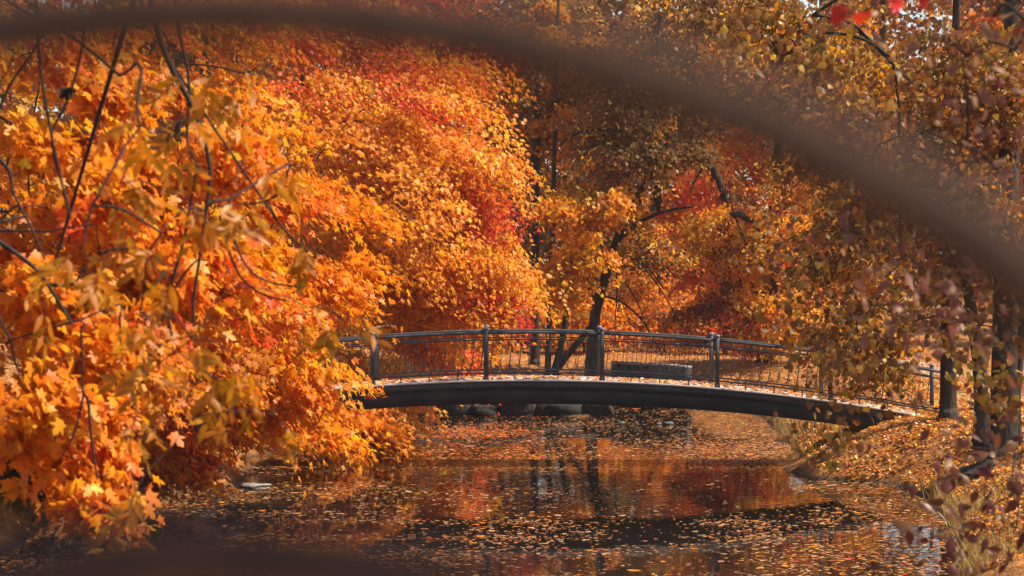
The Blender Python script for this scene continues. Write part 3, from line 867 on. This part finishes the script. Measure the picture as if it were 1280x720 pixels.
ash = [(150, 95), (235, 150), (200, 190), (175, 160), (300, 250), (258, 262), (388, 290), (100, 320), (125, 325), (55, 335), (240, 425), (285, 440), (200, 430),
       (385, 385), (425, 395), (300, 500), (345, 520), (265, 470), (185, 465), (225, 345), (175, 395), (330, 200), (280, 120), (230, 90), (150, 230), (240, 250),
       (200, 290), (170, 520), (310, 90), (160, 640), (170, 620)]
rq = np.random.default_rng(5)
sprig_tree('ash_tree', 'ash tree with thin hanging sprays of long olive gold leaflets', (-5.6, 14.5), (-3.6, 14.5, 6.6), 0.16,
           [(a, b, 15.0 + rq.uniform(-1, 1.3)) for a, b in ash], [((0.54, 0.19, 0.006), 4), ((0.40, 0.15, 0.006), 3), ((0.66, 0.22, 0.006), 2)], 41, T_LEAFLET, 'leaf', 0.105, 3, 0.27, rachis=True,
           extra_mid=[(-5.4, 14.5, 4.2)])
lin = [(1230, 400), (1260, 380), (1210, 425), (1270, 440), (1240, 495), (1262, 525), (1220, 360), (1250, 330), (1200, 330), (1225, 455), (1275, 500), (1030, 545), (1045, 510), (1070, 480), (1050, 440), (1085, 430), (1010, 420), (995, 380), (1040, 395), (1075, 370), (980, 330), (1015, 300), (1060, 310), (1100, 330), (1130, 400),
       (1000, 450), (960, 290), (1150, 360), (1120, 280), (1170, 300), (1180, 420), (1030, 250), (1080, 230), (960, 60), (1000, 40), (1050, 60), (1010, 120),
       (1070, 130), (1120, 170), (1160, 120), (1100, 90), (930, 30), (900, 60), (1180, 200), (1240, 430), (1255, 470), (970, 130), (1110, 470)]
sprig_tree('linden_tree', 'near tree with long hanging twigs of heart shaped yellow brown leaves before the bridge end', (8.0, 25), (5.6, 25, 9.8), 0.17,
           [(a + rq.normal(0, 18), b + rq.normal(0, 16), 25 + rq.uniform(-1.5, 1.5)) for a, b in lin for _ in range(3)],
           [((0.44, 0.18, 0.014), 3), ((0.22, 0.09, 0.016), 5), ((0.74, 0.34, 0.018), 1.2), (BROWN, 3), ((0.13, 0.055, 0.016), 4)], 42, T_LINDEN, 'leaf_dry', 0.08, 11, 0.17, extra_mid=[(7.8, 25, 4.0)], shade=((9.8, 25.5, 9.3), (1.6, 4.0, 2.2), 170))
lil = [(1270, 150), (1240, 110), (1200, 60), (1265, 60), (1215, 170), (1180, 120), (1235, 220), (1270, 240), (1190, 230), (1110, 340), (1140, 310), (1165, 350), (1190, 370), (1180, 395),
       (1150, 400), (1215, 380), (1230, 340), (1190, 430), (1210, 450), (1160, 440), (1070, 300), (1250, 300), (1260, 400), (1130, 250), (1275, 20), (1150, 40), (1240, 20), (1120, 400), (1275, 480)]
sprig_tree('lilac_shrub', 'tall shrub with blurred dusty pink and brown leaves close to the railing', (5.2, 13.2), (3.3, 13.2, 6.6), 0.06,
           [(a + rq.normal(0, 8), b + rq.normal(0, 8), 13.2 + rq.uniform(-.8, 1)) for a, b in lil],
           [(PINK, 3), (BROWN, 4), ((0.24, 0.10, 0.065), 5), (MAROON, 2), ((0.55, 0.33, 0.2), 0.5)], 43, T_OVATE, 'leaf_dry', 0.085, 6, 0.10, hang=0.5, cat_='shrub', extra_mid=[(5.0, 13.2, 3.6)], shade=((5.9, 13.8, 7.2), (1.1, 2.2, 1.5), 90))
dgw = [(1180, 565), (1200, 580), (1225, 560), (1245, 590), (1270, 570), (1190, 600), (1230, 620), (1265, 620), (1210, 545), (1160, 620), (1200, 680), (1240, 690), (1270, 660), (1220, 660),
       (1260, 700), (1180, 700), (1275, 530), (1150, 660), (1235, 640)]
sprig_tree('dogwood_shrub', 'low shrub with dark maroon leaves drooping by the right bank', (5.6, 17), (4.2, 16.6, 3.1), 0.016,
           [(a, b, 16.6 + rq.uniform(-.8, .8)) for a, b in dgw],
           [((0.10, 0.024, 0.02), 5), ((0.13, 0.04, 0.02), 4), (PINK, .3), (BROWN, 1.2)], 44, T_OVATE, 'leaf_dry', 0.10, 6, 0.11, hang=0.4, cat_='shrub', extra_mid=[(5.3, 17, 1.8)])
sprig_tree('creeper', 'creeper twig with a few vivid scarlet leaves hanging at the top', (4.35, 9.2), (1.15, 8.6, 5.25), 0.02,
           [(1050, 18, 8.5), (1076, 22, 8.5), (1122, 2, 8.5), (1160, 0, 8.6), (1135, -12, 8.5)], [((0.75, 0.03, 0.02), 1)], 45, T_LINDEN, 'leaf', 0.085, 1, 0.004, cat_='vine', hang=1.5,
           extra_mid=[(4.3, 9.2, 3.2), (3.6, 9.1, 5.0), (2.4, 8.8, 5.5)])

# ------------------------------------------------------------------ footbridge
BX, BY = 0.6, 48.6
ROT = 0.0
HW = 0.80                                   # half width of the deck


def zdeck(u): return 1.70 - 0.0118 * (u + 0.25) ** 2


def bw(u, v, z):
    """bridge coordinates: u along, v across (positive away from the viewer)"""
    return np.array([BX + u * math.cos(ROT) - v * math.sin(ROT), BY + u * math.sin(ROT) + v * math.cos(ROT), z])


fb = empty('footbridge', (BX, BY, 1.0), 'dark arched footbridge with iron railings and a pale deck across the pond', 'bridge')
US = np.linspace(-6.7, 8.0, 61)


def strip(name, v0, v1, ztop, zbot, mat):
    """closed box section swept along the arch"""
    V = []
    for u in US:
        zt, zb = ztop(u), zbot(u)
        V += [bw(u, v0, zt), bw(u, v1, zt), bw(u, v1, zb), bw(u, v0, zb)]
    Fq = []
    for a in range(len(US) - 1):
        for c in range(4):
            Fq.append([a * 4 + c, a * 4 + (c + 1) % 4, a * 4 + 4 + (c + 1) % 4, a * 4 + 4 + c])
    Fq += [[0, 3, 2, 1], [len(US) * 4 - 4 + c for c in range(4)]]
    return mesh_np(name, np.array(V), [np.array(Fq)], mat, fb)


strip('deck', -HW - 0.075, HW + 0.075, lambda u: zdeck(u) + 0.03, lambda u: zdeck(u) - 0.008, M['deck'])
for sg in (-1, 1):
    a, b = sorted((sg * (HW + 0.004), sg * (HW + 0.05)))
    strip('fascia', a, b, lambda u: zdeck(u) - 0.01, lambda u: zdeck(u) - 0.14, M['fascia'])
    a, b = sorted((sg * (HW - 0.16), sg * (HW - 0.01)))
    strip('girder', a, b, lambda u: zdeck(u) - 0.06, lambda u: zdeck(u) - 0.46 + 0.006 * abs(u), M['girder'])
PU = [-5.62, -3.37, -1.12, 1.19, 3.48, 5.73, 8.0]
post_src = {}
for sg in (-1, 1):
    v = sg * (HW - 0.06)
    for u in PU:
        z = zdeck(u) + 0.03
        mb = MB()
        mb.tube([bw(u, v, z), bw(u, v, z + 0.06)], 0.06, 10)
        mb.tube([bw(u, v, z + 0.062), bw(u, v, z + 1.0)], 0.044, 10)
        po = mb.build('post', M['iron'], fb, smooth=False)
        mb = MB()
        mb.tube([bw(u, v, z + 1.001), bw(u, v, z + 1.015), bw(u, v, z + 1.035), bw(u, v, z + 1.05), bw(u, v, z + 1.055)], [0.050, 0.056, 0.052, 0.036, 0.010], 10)
        c = mb.build('cap', M['cap'], po, smooth=True)
    us = np.linspace(-6.2, 8.0, 60)
    for nm, dz, r in (('top_rail', 0.93, 0.028), ('mid_rail', 0.79, 0.014), ('bottom_rail', 0.13, 0.016)):
        for a, b in zip([-6.4] + PU[:-1], PU):
            uu = np.linspace(a + 0.045, b - 0.045, 9)
            mb = MB()
            mb.tube([bw(u, v, zdeck(u) + 0.03 + dz) for u in uu], r, 8)
            mb.build(nm, M['iron'], fb, smooth=True)
    for a, b in zip(PU[:-1], PU[1:]):
        for f in (0.25, 0.5, 0.75):
            u = a + (b - a) * f
            mb = MB(); mb.tube([bw(u, v, zdeck(u) + 0.028), bw(u, v, zdeck(u) + 0.145)], 0.012, 6)
            mb.build('rail_foot', M['iron'], fb)
        # slender infill: a bar that sweeps into a half hoop at its foot
        nb = 12
        for q in range(nb):
            u0 = a + (b - a) * (q + 0.5) / nb
            w_ = (b - a) / nb
            pts = []
            for t in np.linspace(0, 1, 7): pts.append((u0 + 0.5 * w_ * (1 - t) * 0.5, 0.79 - 0.45 * t))
            for th in np.linspace(0, math.pi, 8)[1:]: pts.append((u0 - 0.55 * w_ + 0.55 * w_ * math.cos(th), 0.34 - 0.19 * math.sin(th)))
            mb = MB()
            mb.tube([bw(x, v, zdeck(x) + 0.03 + dz) for x, dz in pts], 0.006, 4)
            mb.build('baluster', M['iron'], fb)
# abutment at the right end
mb = MB()
mb.box(bw(8.35, 0, 0.5), (0.7, 1.7, 0.86), ROT)
mb.build('abutment', M['stone'], fb)
mb = MB()
mb.box(bw(-6.75, 0, 0.5), (0.6, 1.7, 1.1), ROT)
mb.build('abutment', M['stone'], fb)

# ------------------------------------------------------------------ railing in front of the camera (a round arched cast iron panel, out of focus)
RD = 0.87
cxr = (280 - 640) / F * RD; czr = CAMZ - (1715 - HY) / F * RD
dk = 2.55
pk = MB(); pk.box((0, 0.1, dk - 0.15), (13, 2.4, 0.3))
tag(pk.build('walkway', M['deck']), kind='structure')
pr = MB()
for sx in (-1, 1):
    for yy in (-0.8, 1.0): pr.box((sx * 5.6, yy, 1.2), (0.5, 0.4, 2.1))
tag(pr.build('walkway_piers', M['stone']), kind='structure')
rail = empty('iron_railing', (cxr, RD, dk), 'brown iron railing of concentric ring bars, close and out of focus', 'railing')
rr_ = []
for R_, th in ((1715 - 16, 52), (1715 - 700, 54)):
    R_m = R_ / F * RD; rr_.append(R_m)
    ang = np.linspace(-math.pi / 2, 1.5 * math.pi, 97)
    mb = MB()
    mb.tube([(cxr + R_m * math.cos(t), RD, czr + R_m * math.sin(t)) for t in ang], th / F * RD * (1 + 0.05 * np.sin(ang * 9) + 0.03 * np.sin(ang * 23)), 14, False)
    mb.build('ring_bar', M['rust_iron'], rail, smooth=True)
mb = MB(); mb.tube([(cxr, RD, dk), (cxr, RD, czr - rr_[1])], 0.022, 10); mb.build('stem', M['rust_iron'], rail)
mb = MB(); mb.box((cxr, RD, dk + 0.015), (1.4, 0.08, 0.03)); mb.build('base_rail', M['rust_iron'], rail)

# ------------------------------------------------------------------ stones
def rock(name, c, d, seed, mat, label, cat_='stone', group=None):
    rng = np.random.default_rng(seed)
    nu, nv = 12, 8
    V = [(0, 0, 1.0)]
    for a in range(1, nv):
        th = math.pi * a / nv
        for b in range(nu):
            ph = 2 * math.pi * b / nu
            V.append((math.sin(th) * math.cos(ph), math.sin(th) * math.sin(ph), math.cos(th)))
    V.append((0, 0, -1.0)); V = np.array(V)
    V = np.sign(V) * np.abs(V) ** 0.55
    r = 0.92 + 0.34 * vnoise(V[:, 0] * 1.4 + seed * 7, V[:, 1] * 1.4 + V[:, 2] * 1.9, seed) + 0.10 * vnoise(V[:, 0] * 3 + seed, V[:, 2] * 3 + V[:, 1] * 2, seed + 1)
    V = V * r[:, None] * np.array(d) / 2
    rz = rng.uniform(-.5, .5); ca, sa = math.cos(rz), math.sin(rz)
    V = np.column_stack([V[:, 0] * ca - V[:, 1] * sa, V[:, 0] * sa + V[:, 1] * ca, V[:, 2]])
    tri, quad = [], []
    for b in range(nu):
        tri.append([0, 1 + b, 1 + (b + 1) % nu])
        e = 1 + (nv - 2) * nu; tri.append([e + b, len(V) - 1, e + (b + 1) % nu])
        for a in range(nv - 2):
            s = 1 + a * nu; quad.append([s + b, s + nu + b, s + nu + (b + 1) % nu, s + (b + 1) % nu])
    o = mesh_np(name, V, [np.array(tri), np.array(quad)], mat)
    o.location = tuple(float(v) for v in c)
    return tag(o, label, cat_, group)


rs = np.random.default_rng(9)
x = -2.9; q = 0
while x < 2.3:
    wd = rs.uniform(0.35, 1.0)
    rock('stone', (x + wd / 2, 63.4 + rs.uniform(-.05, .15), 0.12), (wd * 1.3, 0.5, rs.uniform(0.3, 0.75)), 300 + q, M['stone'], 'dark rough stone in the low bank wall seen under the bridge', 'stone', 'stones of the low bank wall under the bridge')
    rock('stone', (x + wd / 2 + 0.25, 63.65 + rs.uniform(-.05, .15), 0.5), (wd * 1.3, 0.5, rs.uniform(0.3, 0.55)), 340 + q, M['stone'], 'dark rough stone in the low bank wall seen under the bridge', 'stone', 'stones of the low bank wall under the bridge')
    x += wd; q += 1
rock('flat_stone', P(318, 607, 43.4) * [1, 1, 0] + [0, 0, 0.02], (0.6, 0.55, 0.10), 401, M['pale_stone'], 'low pale flat stone lying in the water off the left shore')
rock('boulder', P(238, 595, 43.9) * [1, 1, 0] + [0, 0, 0.10], (0.55, 0.5, 0.42), 402, M['pale_stone'], 'pale grey boulder at the left shore beneath the scarlet tuft')
rock('boulder', P(262, 602, 43.6) * [1, 1, 0] + [0, 0, 0.06], (0.4, 0.4, 0.28), 403, M['stone'], 'small dark boulder beside the pale boulder at the left shore')
rock('boulder', P(160, 600, 43) * [1, 1, 0] + [0, 0, 0.12], (0.9, 0.7, 0.5), 404, M['stone'], 'large dark boulder half hidden behind the drooping maple leaves')

# ------------------------------------------------------------------ low wall at the far end of the pond
wa, wb = np.array([2.95, 69.15]), np.array([4.85, 66.15])
wl = float(np.linalg.norm(wb - wa)); wr = math.atan2(wb[1] - wa[1], wb[0] - wa[0]); wc = (wa + wb) / 2
wall = empty('pond_wall', (wc[0], wc[1], -0.4), 'low dark wall with pale coping slabs at the far end of the pond', 'wall')
mb = MB(); mb.box((wc[0], wc[1] + 0.1, 0.36), (wl, 0.24, 1.52), wr); mb.build('masonry', M['stone'], wall)
dv = (wb - wa) / wl
for q in range(6):
    c = wa + dv * wl * (q + 0.5) / 6
    mb = MB(); mb.box((c[0], c[1] + 0.1, 1.165 + 0.012 * math.sin(q * 2.3)), (wl / 6 - 0.03, 0.27, 0.06), wr); mb.build('coping_slab', M['pale_stone'], wall)

# ------------------------------------------------------------------ white house far behind
hx, hy_ = -0.35, 97.0
hz = float(ground_z(hx, hy_))
house = empty('white_house', (hx, hy_, hz), 'small white house with dark windows glimpsed between the trees', 'house')
mb = MB(); mb.box((hx, hy_ + 1.2, hz + 0.8), (2.6, 2.4, 2.0)); mb.build('wall', M['plaster'], house)
mb = MB()
mb.add(np.array([[hx - 1.55, hy_ - .25, hz + 1.8], [hx + 1.55, hy_ - .25, hz + 1.8], [hx + 1.55, hy_ + 2.65, hz + 1.8], [hx - 1.55, hy_ + 2.65, hz + 1.8], [hx - 1.0, hy_ + 1.2, hz + 2.7], [hx + 1.0, hy_ + 1.2, hz + 2.7]]),
       [(0, 1, 5, 4), (1, 2, 5), (2, 3, 4, 5), (3, 0, 4), (0, 3, 2, 1)])
mb.build('roof', M['roof'], house)
for k_ in range(5):
    wx = hx - 1.0 + k_ * 0.5
    mb = MB(); mb.box((wx, hy_ - 0.02, hz + 1.05), (0.26, 0.06, 0.9)); wd = mb.build('window', M['pane'], house)
    mb = MB(); mb.box((wx, hy_ - 0.07, hz + 0.56), (0.34, 0.12, 0.05)); mb.build('sill', M['plaster'], wd)
    mb = MB(); mb.box((wx, hy_ - 0.06, hz + 1.05), (0.035, 0.03, 0.9)); mb.build('glazing_bar', M['plaster'], wd)

# ------------------------------------------------------------------ ducks
def duck(px, py, rz, s):
    Y = CAMZ * F / (py - HY)
    c = P(px, py, Y); c[2] = 0
    root = empty('duck', (0, 0, 0), 'small dark headed duck swimming beyond the bridge', 'duck', 'ducks swimming beyond the bridge')
    mb = MB()
    xs = np.array([-.25, -.21, -.13, 0, .1, .17, .2]); zs = np.array([.10, .075, .05, .045, .05, .06, .07]); rr = np.array([.008, .035, .085, .105, .09, .055, .012])
    V, Fq = tube_arrays(np.column_stack([xs, xs * 0, zs]), rr, 10)
    mb.add(V, [tuple(f) for f in Fq])
    b = mb.build('body', M['duck_body'], root, True)
    mb = MB(); mb.tube([(.13, 0, .08), (.17, 0, .14), (.18, 0, .19), (.195, 0, .225), (.215, 0, .235), (.24, 0, .225)], [.045, .034, .03, .04, .04, .018], 8); mb.build('head', M['duck_head'], root, True)
    mb = MB(); mb.tube([(.235, 0, .222), (.265, 0, .214), (.295, 0, .21)], [.017, .016, .009], 6); mb.build('beak', M['beak'], root, True)
    mb = MB(); mb.tube([(-.2, 0, .09), (-.26, 0, .115), (-.31, 0, .14)], [.035, .022, .006], 6); mb.build('tail', M['duck_body'], root, True)
    root.location = tuple(c); root.rotation_euler = (0, 0, rz); root.scale = (s, s, s)


for a in ((777, 532, 2.6, .62), (797, 533, 2.2, .5), (824, 531, 0.9, .45), (837, 531, 0.5, .6)): duck(*a)

# ------------------------------------------------------------------ leaves on water, banks and deck
rw = np.random.default_rng(55)
FLOATC = [(ORANGE, 2.5), ((0.72, 0.40, 0.2), 4), (RUST, 3), (RED, .6), (AMBER, .8), (BROWN, 4), ((0.42, 0.2, 0.12), 2)]  # palest tones put sun glints on the leaves into their colour


def flat_leaves(Pp, S, C, tilt=0.12):
    n = len(Pp)
    th = rw.uniform(0, 2 * math.pi, n)
    return dict(P=Pp, N=np.column_stack([rw.normal(0, tilt, n), rw.normal(0, tilt, n), np.ones(n)]), T=np.column_stack([np.cos(th), np.sin(th), np.zeros(n)]), S=S, C=C)


n = 310000
X = rw.uniform(-7.6, 7.2, n); Yv = 29 + (67.5 - 29) * rw.uniform(0, 1, n)
sdv = pond_sd(X, Yv)
dens = 0.03 + 0.20 * np.clip(vnoise(X * 0.5, Yv * 0.28, 21) + 0.25, 0, 1) + 0.30 * np.clip(vnoise(X * 1.6, Yv * 0.9, 22), 0, 1) ** 2 + 0.25 * np.clip(vnoise(X * 0.35, Yv * 1.3, 23), 0, 1) ** 2
ppx = 640 + X / Yv * F; ppy = HY + CAMZ / Yv * F
dens += 0.95 * np.exp(-((ppy - 541) / 7) ** 2) * np.clip((690 - ppx) / 120, 0, 1) * (ppx > 400)             # rafts of leaves beyond the bridge
dens += 0.8 * np.exp(-((ppy - 562) / 13) ** 2) * np.clip((ppx - 820) / 120, 0, 1)
dens = np.where(ppy < 575, dens * 0.75, dens) + 0.12 * np.exp(-((ppy - 575) / 16) ** 2) + 0.14 * np.exp(-np.abs(sdv) / 0.3)
keep = (sdv < -0.03) & (rw.uniform(0, 1, n) < np.clip(dens, 0, 1) * 0.75)
X, Yv, ppx, ppy = X[keep], Yv[keep], ppx[keep], ppy[keep]
n = len(X)
Cc = pick(rw, FLOATC, n)
left = (ppx < 680) & (ppy < 575) & (rw.uniform(0, 1, n) < 0.8)
Cc[left] = pick(rw, [(SCARLET, 2), (ORANGE, 3), (RED, 1), (PALE, 1)], int(left.sum()))
fl = leaf_mesh('floating_leaves', T_FLAT, flat_leaves(np.column_stack([X, Yv, np.full(n, 0.006) + rw.uniform(0, .006, n)]), 0.047 * np.exp(rw.normal(0, .4, n)), jitter(rw, Cc, .13), .03), M['float'])
tag(fl, 'fallen maple leaves drifting on the dark pond', 'leaves', kind='stuff')

n = 420000
X = np.concatenate([rw.uniform(5, 14, n // 2), np.where(rw.uniform(0, 1, n // 2) < .4, rw.uniform(-11, -3, n // 2), rw.uniform(-14, 14, n // 2))]); Yv = np.concatenate([rw.uniform(30, 62, n // 2), rw.uniform(30, 84, n // 2)])
sdv = pond_sd(X, Yv)
vis = np.abs(X) < Yv * 0.225 + 0.5
dens = 0.5 + 0.4 * vnoise(X * 0.9, Yv * 0.9, 31)
keep = (sdv > 0.14) & vis & (rw.uniform(0, 1, n) < dens)
X, Yv = X[keep], Yv[keep]; n = len(X)
Cc = pick(rw, [(AMBER, 3), (ORANGE, 3), (PALE, 2), (RUST, 2.5), (BROWN, 2.5), (YELLOW, 1), (RED, .5)], n)
back = (Yv > 60) & (rw.uniform(0, 1, n) < .6)
Cc[back] = pick(rw, [(RUST, 2), (SCARLET, 1), (PALE, 1), (BROWN, 1)], int(back.sum()))
ll = leaf_mesh('leaf_litter', T_SMALL, flat_leaves(np.column_stack([X, Yv, ground_z(X, Yv) + rw.uniform(.01, .05, n) + .05 * ((X > 8.5) & (Yv > 48))]), 0.062 * np.exp(rw.normal(0, .25, n)), jitter(rw, Cc, .25), .45), M['litter'])
tag(ll, 'carpet of fallen orange leaves on the banks', 'leaves', kind='stuff')
n = 1500
u = rw.uniform(-6.5, 8.1, n); v = rw.uniform(-HW + .05, HW - .05, n)
Pd = np.array([bw(a, b, zdeck(a) + 0.038) for a, b in zip(u, v)])
dl = leaf_mesh('deck_leaves', T_FLAT, flat_leaves(Pd, 0.09 * np.exp(rw.normal(0, .2, n)), jitter(rw, pick(rw, [(PALE, 3), (ORANGE, 2), (RUST, 1), (PINK, 2)], n)), .3), M['litter'])
tag(dl, 'fallen leaves scattered over the bridge deck', 'leaves', kind='stuff')

# dry grass along the waterline
n = 90000
X = np.concatenate([rw.uniform(5.2, 9.5, n - 12000), rw.uniform(-9, -3, 12000)]); Yv = rw.uniform(30, 63, n)
sdv = pond_sd(X, Yv)
keep = (sdv > 0.02) & (rw.uniform(0, 1, n) < np.exp(-sdv / 0.5) * np.clip(0.65 + vnoise(X * .5, Yv * .35, 41) * 1.1, 0, 1))
X, Yv = X[keep], Yv[keep]; n = len(X)
h = rw.uniform(.07, .34, n); th = rw.uniform(0, 6.28, n); lean = rw.normal(0, .3, (n, 2)); lean[:, 0] -= .15
b0 = np.column_stack([X, Yv, ground_z(X, Yv) - .02])
dx = np.column_stack([np.cos(th), np.sin(th), np.zeros(n)]) * .007
top = b0 + np.column_stack([lean * h[:, None], h]); mid = b0 + np.column_stack([lean * h[:, None] * .35, h * .55])
V = np.stack([b0 - dx, b0 + dx, mid + dx * .8, mid - dx * .8, top], 1).reshape(-1, 3)
k5 = np.arange(n)[:, None] * 5
gc = jitter(rw, pick(rw, [((.42, .24, .06), 3), ((.5, .32, .1), 2), ((.25, .15, .04), 2)], n))
g = mesh_np('dry_grass', V, [k5 + np.array([[0, 1, 2, 3]]), k5 + np.array([[3, 2, 4]])], M['grass'], col=np.repeat(gc, 5, 0))
tag(g, 'tufts of dry straw coloured grass along the waterline', 'grass', kind='stuff')

# ------------------------------------------------------------------ thin haze volume added to lift the dark tones
mb = MB(); mb.box((0, 0, 12.5), (1300, 1300, 30))
m, nt, out = new_mat('haze_air')
pv = N(nt, 'ShaderNodeVolumePrincipled', i_Density=0.00028, i_Anisotropy=0.3)
pv.inputs['Color'].default_value = (0.95, 0.86, 0.76, 1)
nt.links.new(pv.outputs[0], out.inputs['Volume'])
tag(mb.build('haze', m), 'thin warm haze added over the pond to lift the dark tones', 'haze', kind='stuff')
